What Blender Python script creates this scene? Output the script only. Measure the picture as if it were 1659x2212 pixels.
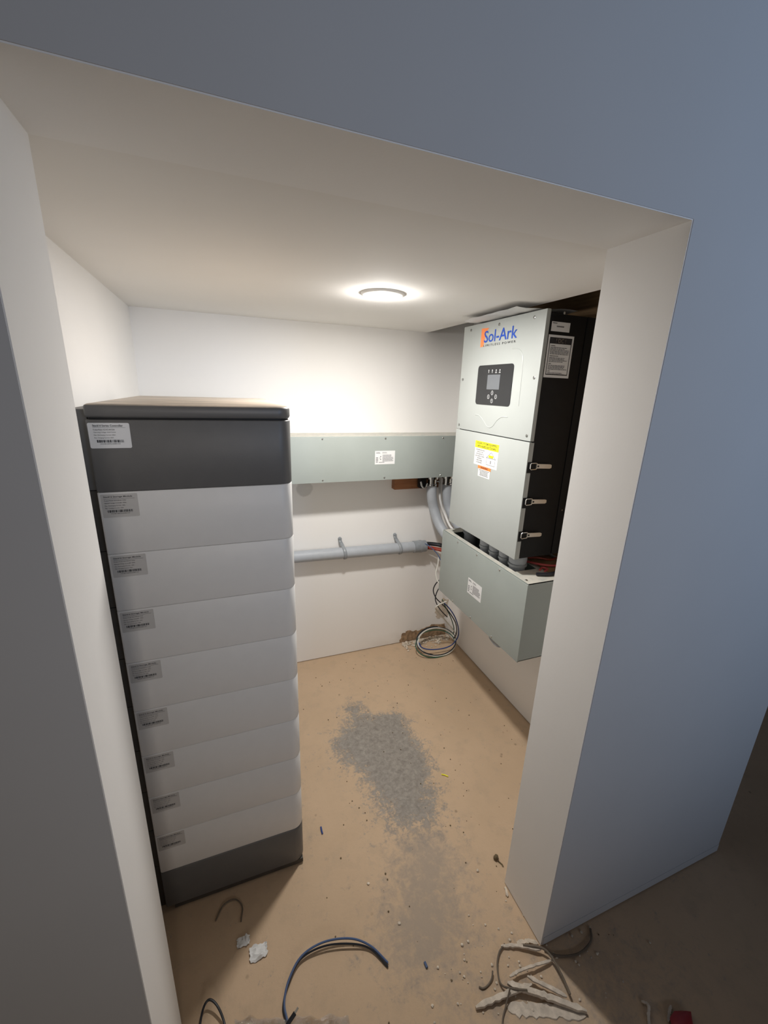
import bpy, bmesh, math, random
from mathutils import Vector, Matrix, noise
random.seed(7)
S = bpy.context.scene
COL = S.collection
for o in list(bpy.data.objects): bpy.data.objects.remove(o)

# ------------------------------------------------------------------ camera
F_PX, YAW, PITCH, ROLL, CAM_H = 896.84, 0.37172, 0.28670, 0.03399, 1.42
fwd = Vector((math.sin(YAW)*math.cos(PITCH), math.cos(YAW)*math.cos(PITCH), -math.sin(PITCH)))
rt = Vector((math.cos(YAW), -math.sin(YAW), 0)); up = rt.cross(fwd)
r2 = rt*math.cos(ROLL)+up*math.sin(ROLL); u2 = -rt*math.sin(ROLL)+up*math.cos(ROLL)
cd = bpy.data.cameras.new('camera'); cam = bpy.data.objects.new('camera', cd); COL.objects.link(cam)
cd.sensor_fit = 'HORIZONTAL'; cd.sensor_width = 36; cd.lens = F_PX/1659*36; cd.clip_start = .01
m = Matrix((r2, u2, -fwd)).transposed().to_4x4(); m.translation = (0, 0, CAM_H); cam.matrix_world = m
S.camera = cam

# ------------------------------------------------------------------ light and exposure
S.view_settings.view_transform = 'Standard'; S.view_settings.look = 'None'
S.view_settings.exposure = 0.04; S.view_settings.gamma = 1.0; S.view_settings.use_curve_mapping = False
w = bpy.data.worlds.new('world'); S.world = w; w.use_nodes = True
bg = w.node_tree.nodes['Background']; bg.inputs[0].default_value = (1.0, .90, .84, 1); bg.inputs[1].default_value = 0.028

def area(name, loc, target, size, power, color, spread=math.pi, shape='SQUARE'):
    l = bpy.data.lights.new(name, 'AREA'); l.energy = power; l.size = size; l.color = color; l.shape = shape; l.spread = spread
    o = bpy.data.objects.new(name, l); COL.objects.link(o); o.location = loc
    o.rotation_euler = (Vector(target)-Vector(loc)).to_track_quat('-Z', 'Y').to_euler(); return o
# cool daylight reaching the outer room from the right, a weak warm room lamp from behind and left
area('daylight', (1.9, -2.9, 1.75), (1.75, .5, 2.0), .9, 11, (.47, .67, 1.0), spread=math.radians(72))
area('room_lamp', (.20, -2.4, 1.45), (.12, .9, 1.0), .35, 1.5, (1.0, .90, .81), spread=math.radians(62))
LAMP_DOWN, LAMP_SIDE = 10.4, 1.7
LAMP_COLOR = (1.0, .965, .92)

# room dimensions (metres)
YF, XR, XL, DJ, ZC, YB, XLI, XRI, XW, XCE = .526, .700, -.185, .158, 1.687, 1.931, -.297, 1.194, 1.418, .943
YJ = YF+DJ

# ------------------------------------------------------------------ materials
def nt(name):
    mt = bpy.data.materials.new(name); mt.use_nodes = True; t = mt.node_tree
    return mt, t, t.nodes['Principled BSDF']
def mat(name, col, rough=.5, metal=0, var=.04, scale=30, bump=0, bscale=200, coat=0, spec=.5, trans=0, alpha=1):
    mt, t, p = nt(name); N = t.nodes; L = t.links
    p.inputs['Roughness'].default_value = rough; p.inputs['Metallic'].default_value = metal
    p.inputs['Coat Weight'].default_value = coat; p.inputs['Specular IOR Level'].default_value = spec
    p.inputs['Transmission Weight'].default_value = trans; p.inputs['Alpha'].default_value = alpha
    tc = N.new('ShaderNodeTexCoord'); nz = N.new('ShaderNodeTexNoise'); nz.inputs['Scale'].default_value = scale; nz.inputs['Detail'].default_value = 5
    L.new(tc.outputs['Object'], nz.inputs['Vector'])
    rp = N.new('ShaderNodeValToRGB'); e = rp.color_ramp.elements
    e[0].position = .3; e[1].position = .7
    e[0].color = (*[max(0, c*(1-var)) for c in col], 1); e[1].color = (*[min(1, c*(1+var)) for c in col], 1)
    L.new(nz.outputs['Fac'], rp.inputs['Fac']); L.new(rp.outputs['Color'], p.inputs['Base Color'])
    if bump:
        n2 = N.new('ShaderNodeTexNoise'); n2.inputs['Scale'].default_value = bscale; n2.inputs['Detail'].default_value = 4
        L.new(tc.outputs['Object'], n2.inputs['Vector'])
        b = N.new('ShaderNodeBump'); b.inputs['Strength'].default_value = bump; b.inputs['Distance'].default_value = .003
        L.new(n2.outputs['Fac'], b.inputs['Height']); L.new(b.outputs['Normal'], p.inputs['Normal'])
    return mt
M = {}
M['paint'] = mat('wall_paint', (.89, .875, .855), .85, var=.008, scale=6, bump=.04, bscale=160)
M['ceil'] = mat('ceiling_paint', (.86, .84, .81), .9, var=.008, scale=6, bump=.03, bscale=160)
M['front'] = mat('wall_paint_shaded', (.58, .575, .57), .8, var=.015, scale=5, bump=.04, bscale=160)  # same white paint as the closet, colour darkened to stand for dim light
M['dark_wood'] = mat('dark_framing', (.10, .065, .035), .8, var=.25, scale=12)
M['grey_steel'] = mat('grey_enclosure_paint', (.35, .385, .365), .42, var=.03, scale=9, bump=.05, bscale=500)
M['inv'] = mat('inverter_paint', (.43, .455, .44), .38, var=.02, scale=9, bump=.05, bscale=600)
M['inv_edge'] = mat('inverter_edge_paint', (.46, .48, .465), .4, var=.02)
M['black'] = mat('black_powder_coat', (.008, .008, .0085), .6, var=.1, bump=.08, bscale=600, spec=.3)
M['panel'] = mat('display_black', (.018, .019, .021), .35, var=.05)
M['screen'] = mat('lcd_grey', (.14, .15, .165), .25, var=.02)
M['white'] = mat('sticker_white', (.80, .80, .80), .45, var=.01)
M['sticker_clear'] = mat('sticker_clear', (.58, .56, .53), .25, var=.02)
M['ink'] = mat('print_black', (.025, .025, .03), .6, var=0)
M['ink_soft'] = mat('print_grey', (.16, .16, .17), .6, var=0)
M['ink_light'] = mat('print_light', (.62, .63, .64), .6, var=0)
M['yellow'] = mat('label_yellow', (.90, .85, .02), .5, var=.01)
M['orange'] = mat('label_orange', (.95, .26, .06), .5, var=.01)
M['logo_blue'] = mat('logo_blue', (.015, .08, .50), .4, var=.01)
M['logo_orange'] = mat('logo_orange', (.95, .27, .09), .4, var=.08, scale=120)
M['module'] = mat('module_white', (.77, .755, .725), .42, var=.012, bump=.04, bscale=500)
M['ctl'] = mat('controller_grey', (.125, .122, .118), .45, var=.03, bump=.05, bscale=500)
M['side_dark'] = mat('side_panel_dark', (.055, .047, .038), .6, var=.1)
M['pvc'] = mat('grey_pvc', (.40, .425, .46), .5, var=.04, scale=40)
M['pvc_d'] = mat('grey_pvc_coupling', (.27, .29, .31), .35, var=.1, scale=60)
M['chrome'] = mat('zinc_metal', (.70, .70, .68), .22, metal=1, var=.05)
M['lever'] = mat('latch_metal', (.72, .69, .63), .35, metal=.7, var=.05)
M['screw'] = mat('screw_metal', (.35, .35, .34), .3, metal=1, var=.1)
M['wire_k'] = mat('wire_black', (.012, .014, .02), .4)
M['wire_w'] = mat('wire_white', (.72, .70, .64), .45)
M['wire_b'] = mat('wire_blue', (.03, .07, .27), .4)
M['wire_lb'] = mat('wire_blue_grey', (.075, .12, .24), .4)
M['wire_g'] = mat('wire_green', (.02, .10, .06), .4)
M['wire_r'] = mat('wire_red', (.32, .035, .015), .45)
M['wire_p'] = mat('wire_pink', (.45, .07, .07), .5)
M['red'] = mat('red_plastic', (.35, .03, .04), .4)
M['paper'] = mat('paper_white', (.74, .74, .73), .7, var=.05, scale=20)
M['fibre'] = mat('torn_drywall_paper', (.62, .54, .45), .9, var=.2, scale=60, bump=.6, bscale=150)
M['plaster'] = mat('broken_plaster', (.64, .56, .46), .95, var=.25, scale=70, bump=.8, bscale=120)
M['cord_brown'] = mat('dusty_cord', (.15, .12, .09), .8, var=.2)
M['hole_brown'] = mat('exposed_board_brown', (.34, .23, .14), .95, var=.45, scale=60, bump=.8, bscale=90)
M['grub'] = mat('brown_pebble', (.14, .10, .05), .8, var=.3)
M['trim_metal'] = mat('lamp_trim_white', (.86, .85, .82), .5, var=0)

# wood with grain
def wood(name, c1, c2, sc=(3, 3, 40)):
    mt, t, p = nt(name); N = t.nodes; L = t.links
    tc = N.new('ShaderNodeTexCoord'); mp = N.new('ShaderNodeMapping'); mp.inputs['Scale'].default_value = sc
    nz = N.new('ShaderNodeTexNoise'); nz.inputs['Scale'].default_value = 3; nz.inputs['Detail'].default_value = 8; nz.inputs['Distortion'].default_value = .6
    rp = N.new('ShaderNodeValToRGB'); rp.color_ramp.elements[0].color = (*c1, 1); rp.color_ramp.elements[1].color = (*c2, 1)
    rp.color_ramp.elements[0].position = .3; rp.color_ramp.elements[1].position = .7
    L.new(tc.outputs['Object'], mp.inputs[0]); L.new(mp.outputs[0], nz.inputs['Vector']); L.new(nz.outputs['Fac'], rp.inputs['Fac'])
    L.new(rp.outputs['Color'], p.inputs['Base Color']); p.inputs['Roughness'].default_value = .75
    return mt
M['ply'] = wood('plywood', (.22, .13, .06), (.36, .23, .11))
M['block'] = wood('orange_wood', (.26, .10, .04), (.40, .18, .08))

def nodes_math(t, op, a, b=None, clamp=False):
    n = t.nodes.new('ShaderNodeMath'); n.operation = op; n.use_clamp = clamp
    for i, v in enumerate((a, b)):
        if v is None: continue
        if isinstance(v, (int, float)): n.inputs[i].default_value = v
        else: t.links.new(v, n.inputs[i])
    return n.outputs[0]
def noise_out(t, vec, scale, detail=6, rough=.6, dist=0):
    n = t.nodes.new('ShaderNodeTexNoise'); n.inputs['Scale'].default_value = scale; n.inputs['Detail'].default_value = detail
    n.inputs['Roughness'].default_value = rough; n.inputs['Distortion'].default_value = dist
    t.links.new(vec, n.inputs['Vector']); return n.outputs['Fac']
def ramp(t, fac, p0, p1, c0=(0, 0, 0, 1), c1=(1, 1, 1, 1)):
    r = t.nodes.new('ShaderNodeValToRGB'); e = r.color_ramp.elements; e[0].position = p0; e[1].position = p1; e[0].color = c0; e[1].color = c1
    t.links.new(fac, r.inputs['Fac']); return r.outputs['Color']
def mix(t, fac, a, b):
    n = t.nodes.new('ShaderNodeMix'); n.data_type = 'RGBA'
    if isinstance(fac, (int, float)): n.inputs['Factor'].default_value = fac
    else: t.links.new(fac, n.inputs['Factor'])
    for k, v in (('A', a), ('B', b)):
        s = [i for i in n.inputs if i.name == k and i.type == 'RGBA'][0]
        if isinstance(v, tuple): s.default_value = (*v, 1) if len(v) == 3 else v
        else: t.links.new(v, s)
    return [o for o in n.outputs if o.type == 'RGBA'][0]

def floor_material():
    mt, t, p = nt('dusty_floor'); N = t.nodes; L = t.links
    tc = N.new('ShaderNodeTexCoord'); P = tc.outputs['Object']
    sx = N.new('ShaderNodeSeparateXYZ'); L.new(P, sx.inputs[0]); X, Y = sx.outputs[0], sx.outputs[1]
    big = noise_out(t, P, 2.5, 4); med = noise_out(t, P, 14, 8, .65); fine = noise_out(t, P, 90, 6, .7)
    # smooth tan dust film, slightly greyer where scuffed
    base = mix(t, ramp(t, big, .35, .65), (.54, .395, .265), (.60, .44, .30))
    base = mix(t, ramp(t, med, .52, .72), base, (.50, .375, .26))
    # worn patch outline: union of soft ellipses (cx, cy, rx, ry, strength)
    blobs = [(.53, 1.27, .13, .14, 1.5), (.44, 1.33, .13, .09, 1.4), (.47, 1.50, .065, .09, 1.05), (.62, 1.39, .08, .06, 1.0), (.58, 1.17, .10, .12, 1.35),
             (.50, 1.07, .12, .14, 1.0), (.55, .96, .11, .10, .68)]
    tot = None
    for cx, cy, rx, ry, s in blobs:
        dx = nodes_math(t, 'DIVIDE', nodes_math(t, 'SUBTRACT', X, cx), rx); dy = nodes_math(t, 'DIVIDE', nodes_math(t, 'SUBTRACT', Y, cy), ry)
        d = nodes_math(t, 'ADD', nodes_math(t, 'MULTIPLY', dx, dx), nodes_math(t, 'MULTIPLY', dy, dy))
        g = nodes_math(t, 'MULTIPLY', nodes_math(t, 'POWER', 2.71828, nodes_math(t, 'MULTIPLY', d, -1.0)), s)
        tot = g if tot is None else nodes_math(t, 'ADD', tot, g)
    n1 = noise_out(t, P, 22, 10, .72, .4); n2 = noise_out(t, P, 120, 6, .75)
    e = nodes_math(t, 'ADD', nodes_math(t, 'MULTIPLY', tot, .9), nodes_math(t, 'MULTIPLY', nodes_math(t, 'SUBTRACT', n1, .5), 2.6))
    n3 = noise_out(t, P, 55, 8, .75, .6)
    e = nodes_math(t, 'ADD', e, nodes_math(t, 'MULTIPLY', nodes_math(t, 'SUBTRACT', n2, .5), 2.2))
    e = nodes_math(t, 'ADD', e, nodes_math(t, 'MULTIPLY', nodes_math(t, 'SUBTRACT', n3, .5), 2.4))
    mask = ramp(t, e, .45, 1.0)
    grey = mix(t, ramp(t, n3, .35, .65), (.19, .18, .17), (.36, .335, .30))
    col = mix(t, nodes_math(t, 'MULTIPLY', mask, .92), base, grey)
    # light scuffed lane continuing towards the opening
    lane = None
    for cx, cy, rx, ry, s in [(.45, .72, .22, .24, .62), (.52, .84, .10, .10, .55), (.40, .66, .10, .08, .5), (.16, 1.15, .05, .25, .35), (.75, .40, .35, .15, .6)]:
        dx = nodes_math(t, 'DIVIDE', nodes_math(t, 'SUBTRACT', X, cx), rx); dy = nodes_math(t, 'DIVIDE', nodes_math(t, 'SUBTRACT', Y, cy), ry)
        d = nodes_math(t, 'ADD', nodes_math(t, 'MULTIPLY', dx, dx), nodes_math(t, 'MULTIPLY', dy, dy))
        g = nodes_math(t, 'MULTIPLY', nodes_math(t, 'POWER', 2.71828, nodes_math(t, 'MULTIPLY', d, -1.0)), s)
        lane = g if lane is None else nodes_math(t, 'ADD', lane, g)
    l2 = nodes_math(t, 'ADD', lane, nodes_math(t, 'MULTIPLY', nodes_math(t, 'SUBTRACT', n1, .5), 1.9))
    l2 = nodes_math(t, 'ADD', l2, nodes_math(t, 'MULTIPLY', nodes_math(t, 'SUBTRACT', n3, .5), 1.6))
    col = mix(t, nodes_math(t, 'MULTIPLY', ramp(t, l2, .35, .95), .75), col, (.36, .30, .245))
    # brown-grey floor outside the closet, also painted darker for the weaker light there
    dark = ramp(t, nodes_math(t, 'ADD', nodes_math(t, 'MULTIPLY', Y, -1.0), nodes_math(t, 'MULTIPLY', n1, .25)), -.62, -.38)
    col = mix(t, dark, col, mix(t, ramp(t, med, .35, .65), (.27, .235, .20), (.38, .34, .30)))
    # spots
    v = N.new('ShaderNodeTexVoronoi'); v.inputs['Scale'].default_value = 17; L.new(P, v.inputs['Vector'])
    sp = ramp(t, v.outputs['Distance'], .05, .11, (1, 1, 1, 1), (0, 0, 0, 1))
    thr = ramp(t, noise_out(t, P, 5, 3), .52, .60)
    col = mix(t, nodes_math(t, 'MULTIPLY', nodes_math(t, 'MULTIPLY', sp, thr), .45), col, (.14, .10, .07))
    L.new(col, p.inputs['Base Color']); p.inputs['Roughness'].default_value = .85; p.inputs['Specular IOR Level'].default_value = .25
    b = N.new('ShaderNodeBump'); b.inputs['Strength'].default_value = .35; b.inputs['Distance'].default_value = .003
    L.new(nodes_math(t, 'ADD', fine, nodes_math(t, 'MULTIPLY', mask, n2)), b.inputs['Height']); L.new(b.outputs['Normal'], p.inputs['Normal'])
    return mt
M['floor'] = floor_material()

def dusty_top(name, base_col, dust, rough=.45, amount=.75, scale=9, stretch=(1, 1, 1)):
    # dust settles on faces that point up: a coat of its own colour, lit like everything else
    mt, t, p = nt(name); N = t.nodes; L = t.links
    tc = N.new('ShaderNodeTexCoord'); g = N.new('ShaderNodeNewGeometry'); sx = N.new('ShaderNodeSeparateXYZ'); L.new(g.outputs['True Normal'], sx.inputs[0])
    mp = N.new('ShaderNodeMapping'); mp.inputs['Scale'].default_value = stretch; L.new(tc.outputs['Object'], mp.inputs[0])
    n = noise_out(t, mp.outputs[0], scale, 8, .65)
    upm = ramp(t, sx.outputs[2], .6, .9)
    f = nodes_math(t, 'MULTIPLY', upm, nodes_math(t, 'MULTIPLY', ramp(t, n, .25, .55), amount))
    c = mix(t, f, base_col, dust); L.new(c, p.inputs['Base Color']); p.inputs['Roughness'].default_value = rough
    return mt
M['lid'] = dusty_top('controller_lid_grey', (.135, .132, .128), (.62, .52, .42), .4, .95, 5, (1, 6, 1))
M['steel_dust'] = dusty_top('grey_enclosure_dusty', (.35, .385, .365), (.60, .57, .50), .45, .85, 30)

def wall_back_material():
    mt, t, p = nt('back_wall_paint'); N = t.nodes; L = t.links
    tc = N.new('ShaderNodeTexCoord'); sx = N.new('ShaderNodeSeparateXYZ'); L.new(tc.outputs['Object'], sx.inputs[0])
    n = noise_out(t, tc.outputs['Object'], 40, 5)
    def disc(cx, cz, r, soft):
        dx = nodes_math(t, 'SUBTRACT', sx.outputs[0], cx); dz = nodes_math(t, 'SUBTRACT', sx.outputs[2], cz)
        d = nodes_math(t, 'SQRT', nodes_math(t, 'ADD', nodes_math(t, 'MULTIPLY', dx, dx), nodes_math(t, 'MULTIPLY', dz, dz)))
        d = nodes_math(t, 'ADD', d, nodes_math(t, 'MULTIPLY', nodes_math(t, 'SUBTRACT', n, .5), .02))
        return ramp(t, d, r, r+soft, (1, 1, 1, 1), (0, 0, 0, 1))
    col = mix(t, nodes_math(t, 'MULTIPLY', disc(.343, .955, .036, .006), .38), (.89, .875, .855), (.36, .35, .32))
    # scuffed plaster round the broken corner, low down
    low = ramp(t, nodes_math(t, 'ADD', nodes_math(t, 'MULTIPLY', sx.outputs[2], 1.0), nodes_math(t, 'MULTIPLY', noise_out(t, tc.outputs['Object'], 9, 5), .16)), .08, .16, (1, 1, 1, 1), (0, 0, 0, 1))
    lx = ramp(t, sx.outputs[0], .55, .95)
    col = mix(t, nodes_math(t, 'MULTIPLY', nodes_math(t, 'MULTIPLY', low, lx), .45), col, (.50, .43, .34))
    L.new(col, p.inputs['Base Color']); p.inputs['Roughness'].default_value = .85
    b = N.new('ShaderNodeBump'); b.inputs['Strength'].default_value = .04; b.inputs['Distance'].default_value = .003
    L.new(noise_out(t, tc.outputs['Object'], 160, 4), b.inputs['Height']); L.new(b.outputs['Normal'], p.inputs['Normal'])
    return mt
M['paint_back'] = wall_back_material()

# ------------------------------------------------------------------ mesh helpers
class MB:
    def __init__(s): s.v = []; s.f = []; s.sm = []
    def add(s, vs, fs, smooth=False):
        o = len(s.v); s.v += [tuple(v) for v in vs]; s.f += [tuple(i+o for i in f) for f in fs]; s.sm += [smooth]*len(fs)
    def box(s, x0, x1, y0, y1, z0, z1, b=0):
        if b <= 0:
            vs = [(x, y, z) for x in (x0, x1) for y in (y0, y1) for z in (z0, z1)]
            s.add(vs, [(0, 1, 3, 2), (4, 6, 7, 5), (0, 4, 5, 1), (2, 3, 7, 6), (0, 2, 6, 4), (1, 5, 7, 3)]); return s
        bm = bmesh.new(); bmesh.ops.create_cube(bm, size=1)
        for v in bm.verts: v.co = Vector(((x0+x1)/2+v.co.x*(x1-x0), (y0+y1)/2+v.co.y*(y1-y0), (z0+z1)/2+v.co.z*(z1-z0)))
        bmesh.ops.bevel(bm, geom=bm.edges[:], offset=b, segments=2, profile=.7, affect='EDGES'); s.bm(bm); return s
    def bm(s, bm, smooth=False):
        bm.verts.ensure_lookup_table(); s.add([v.co[:] for v in bm.verts], [[v.index for v in f.verts] for f in bm.faces], smooth); bm.free()
    def rprism(s, x0, x1, y0, y1, z0, z1, r, b, seg=12, rl=.005):
        def ring(z, ins):
            rr0 = max(r-ins, .001); rl0 = max(rl-ins, .0005); a, c, d, e = x0+ins, x1-ins, y0+ins, y1-ins; pts = []
            for cx, cy, st, rr in ((c-rr0, e-rr0, 0, rr0), (a+rl0, e-rl0, 90, rl0), (a+rl0, d+rl0, 180, rl0), (c-rr0, d+rr0, 270, rr0)):
                for k in range(seg+1):
                    th = math.radians(st+90*k/seg); pts.append((cx+rr*math.cos(th), cy+rr*math.sin(th), z))
            return pts
        rings = [ring(z0, b), ring(z0+b*.4, b*.3), ring(z0+b, 0), ring(z1-b, 0), ring(z1-b*.4, b*.3), ring(z1, b)]
        n = len(rings[0]); vs = [p for rg in rings for p in rg]; fs = []
        for i in range(len(rings)-1):
            for k in range(n): fs.append((i*n+k, i*n+(k+1) % n, (i+1)*n+(k+1) % n, (i+1)*n+k))
        s.add(vs, fs, False); s.add(rings[0], [tuple(range(n))[::-1]]); s.add(rings[-1], [tuple(range(n))]); return s
    def tube(s, pts, r, seg=10, cap=True, flat=1.0):
        pts = [Vector(p) for p in pts]; n = len(pts); rr = r if isinstance(r, (list, tuple)) else [r]*n
        T = [(pts[min(i+1, n-1)]-pts[max(i-1, 0)]).normalized() for i in range(n)]
        ref = Vector((0, 0, 1)) if abs(T[0].z) < .9 else Vector((1, 0, 0)); U = T[0].cross(ref).normalized(); vs = []
        for i in range(n):
            U = (U-T[i]*U.dot(T[i])).normalized(); V = T[i].cross(U)
            for k in range(seg):
                a = 2*math.pi*k/seg; vs.append(pts[i]+(U*math.cos(a)+V*math.sin(a)*flat)*rr[i])
        fs = [(i*seg+k, i*seg+(k+1) % seg, (i+1)*seg+(k+1) % seg, (i+1)*seg+k) for i in range(n-1) for k in range(seg)]
        s.add(vs, fs, True)
        if cap:
            s.add(vs[:seg], [tuple(range(seg))[::-1]]); s.add(vs[-seg:], [tuple(range(seg))])
        return s
    def cyl(s, c0, c1, r0, r1=None, seg=24):
        return s.tube([c0, c1], [r0, r0 if r1 is None else r1], seg)
    def profile(s, axis_o, axis_d, prof, seg=28):
        # prof: list of (distance along axis, radius)
        o = Vector(axis_o); d = Vector(axis_d).normalized(); ref = Vector((0, 0, 1)) if abs(d.z) < .9 else Vector((1, 0, 0))
        U = d.cross(ref).normalized(); V = d.cross(U); vs = []; n = len(prof)
        for h, r in prof:
            for k in range(seg):
                a = 2*math.pi*k/seg; vs.append(o+d*h+(U*math.cos(a)+V*math.sin(a))*max(r, 1e-5))
        s.add(vs, [(i*seg+k, i*seg+(k+1) % seg, (i+1)*seg+(k+1) % seg, (i+1)*seg+k) for i in range(n-1) for k in range(seg)], False)
        return s
    def build(s, name, m_, parent=None):
        me = bpy.data.meshes.new(name); me.from_pydata(s.v, [], s.f); me.materials.append(m_)
        bm = bmesh.new(); bm.from_mesh(me)
        for f, q in zip(bm.faces, s.sm): f.smooth = q
        bmesh.ops.remove_doubles(bm, verts=bm.verts[:], dist=1e-6)
        bmesh.ops.recalc_face_normals(bm, faces=bm.faces[:]); bm.to_mesh(me); bm.free()
        try: me.set_sharp_from_angle(angle=math.radians(40))
        except Exception: pass
        o = bpy.data.objects.new(name, me); COL.objects.link(o)
        if parent:
            o.parent = parent; o.matrix_parent_inverse = Matrix.Translation(-parent.matrix_world.translation) if False else Matrix.Identity(4)
            base = world_loc(parent); me.transform(Matrix.Translation(-base))
        return o
def world_loc(o):
    v = Vector(o.location)
    while o.parent: o = o.parent; v += Vector(o.location)
    return v
def tag(o, label=None, cat=None, group=None, kind=None):
    if label: o['label'] = label
    if cat: o['category'] = cat
    if group: o['group'] = group
    if kind: o['kind'] = kind
    return o
def thing(name, loc, label, cat, group=None):
    o = bpy.data.objects.new(name, None); o.empty_display_size = .05; COL.objects.link(o); o.location = loc
    return tag(o, label, cat, group)
def single(name, mb, m_, label, cat, group=None, kind=None):
    return tag(mb.build(name, m_), label, cat, group, kind)
def struct(name, mb, m_): return tag(mb.build(name, m_), kind='structure')
def smooth(pts, n=8):
    P = [Vector(p) for p in pts]; P = [P[0]*2-P[1]]+P+[P[-1]*2-P[-2]]; out = []
    for i in range(1, len(P)-2):
        for k in range(n):
            t = k/n; a, b, c, d = P[i-1:i+3]
            out.append(.5*((2*b)+(c-a)*t+(2*a-5*b+4*c-d)*t*t+(-a+3*b-3*c+d)*t**3))
    out.append(P[-2]); return out

class Face:
    """A flat printable face: origin O, unit axes U (right) and V (up), N outwards."""
    def __init__(s, O, U, V): s.O = Vector(O); s.U = Vector(U); s.V = Vector(V); s.N = s.U.cross(s.V)
    def p(s, u, v, n=0): return s.O+s.U*u+s.V*v+s.N*n
    def rect(s, mb, u0, v0, u1, v1, n0=0, n1=.0004):
        vs = [s.p(u, v, n) for n in (n0, n1) for u, v in ((u0, v0), (u1, v0), (u1, v1), (u0, v1))]
        mb.add(vs, [(3, 2, 1, 0), (4, 5, 6, 7), (0, 1, 5, 4), (1, 2, 6, 5), (2, 3, 7, 6), (3, 0, 4, 7)]); return mb
    def poly(s, mb, pts, n0=0, n1=.0004):
        k = len(pts); vs = [s.p(u, v, n0) for u, v in pts]+[s.p(u, v, n1) for u, v in pts]
        mb.add(vs, [tuple(range(k))[::-1], tuple(range(k, 2*k))]+[(i, (i+1) % k, k+(i+1) % k, k+i) for i in range(k)]); return mb
    def rrect(s, mb, u0, v0, u1, v1, r, n0=0, n1=.0004, seg=6):
        pts = []
        for cx, cy, st in ((u1-r, v1-r, 0), (u0+r, v1-r, 90), (u0+r, v0+r, 180), (u1-r, v0+r, 270)):
            for k in range(seg+1):
                a = math.radians(st+90*k/seg); pts.append((cx+r*math.cos(a), cy+r*math.sin(a)))
        return s.poly(mb, pts, n0, n1)
    def text(s, mb, body, u0, v0, u1, v1, n=.0008, spacing=1.0, bold=0, shear=0):
        cu = bpy.data.curves.new('t', 'FONT'); cu.body = body; cu.space_character = spacing; cu.offset = bold; cu.resolution_u = 3; cu.shear = shear
        o = bpy.data.objects.new('t', cu); COL.objects.link(o); bpy.context.view_layer.update()
        me = bpy.data.meshes.new_from_object(o.evaluated_get(bpy.context.evaluated_depsgraph_get()))
        if me.vertices:
            xs = [v.co.x for v in me.vertices]; ys = [v.co.y for v in me.vertices]
            ax, bx, ay, by = min(xs), max(xs), min(ys), max(ys)
            mb.add([s.p(u0+(v.co.x-ax)/(bx-ax)*(u1-u0), v0+(v.co.y-ay)/(max(by-ay, 1e-6))*(v1-v0), n) for v in me.vertices], [tuple(pg.vertices) for pg in me.polygons])
        bpy.data.objects.remove(o); bpy.data.curves.remove(cu); bpy.data.meshes.remove(me); return mb
    def lines(s, mb, u0, v0, u1, v1, rows, n=.0008, rnd=None, fill=.5, center=False):
        """rows of unreadably small print: runs of word-like dashes"""
        rnd = rnd or random; h = (v1-v0)/rows
        for i in range(rows):
            y = v1-(i+.5)*h; L = (u1-u0)*rnd.uniform(.72, 1) if not center else (u1-u0)*rnd.uniform(.5, 1)
            x = u0 if not center else (u0+u1-L)/2; e = x+L
            while x < e:
                wl = (u1-u0)*rnd.uniform(.05, .16); wl = min(wl, e-x); s.rect(mb, x, y-h*fill/2, x+wl, y+h*fill/2, n-.0003, n); x += wl+(u1-u0)*.02
        return mb
    def barcode(s, mb, u0, v0, u1, v1, n=.0008, rnd=None):
        rnd = rnd or random; x = u0; wmin = (u1-u0)/70
        while x < u1:
            wb = wmin*rnd.choice((1, 1, 2, 3)); s.rect(mb, x, v0, min(x+wb, u1), v1, n-.0003, n); x += wb+wmin*rnd.choice((1, 1, 2))
        return mb

def screw_on(parent, face, u, v, r=.0045, m_='screw'):
    mb = MB(); mb.profile(face.p(u, v, 0), face.N, [(0, r), (.0012, r), (.0028, r*.6), (.003, 0)], 14)
    o = mb.build('screw', M[m_], parent)
    return o

# ================================================================== THE SETTING
g = .004
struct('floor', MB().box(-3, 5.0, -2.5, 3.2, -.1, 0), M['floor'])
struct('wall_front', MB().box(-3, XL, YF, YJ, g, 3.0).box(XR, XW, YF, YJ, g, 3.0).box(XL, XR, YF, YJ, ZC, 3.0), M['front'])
# drywall lining of the opening: jambs and soffit in the undarkened white paint
lin = MB(); t_ = .0015
lin.box(XL, XL+t_, YF+.001, YJ, g, ZC); lin.box(XR-t_, XR, YF+.001, YJ, g, ZC); lin.box(XL+t_, XR-t_, YF+.001, YJ, ZC-t_, ZC)
struct('trim_1', lin, M['paint'])
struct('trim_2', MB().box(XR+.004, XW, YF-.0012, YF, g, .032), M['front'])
struct('wall_left', MB().box(XLI-.12, XLI, YJ, YB+.12, g, 2.3), M['paint'])
struct('wall_right', MB().box(XRI, XW, YJ, YB+.12, g, 2.3), M['paint'])
struct('wall_back', MB().box(XLI, XRI, YB, YB+.12, g, 2.3), M['paint_back'])
struct('ceiling', MB().box(XLI, XCE, YJ, YB, ZC, ZC+.013), M['ceil'])
struct('ceiling', MB().box(XLI-.1, XW, YJ, YB+.1, 2.25, 2.33), M['dark_wood'])

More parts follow.
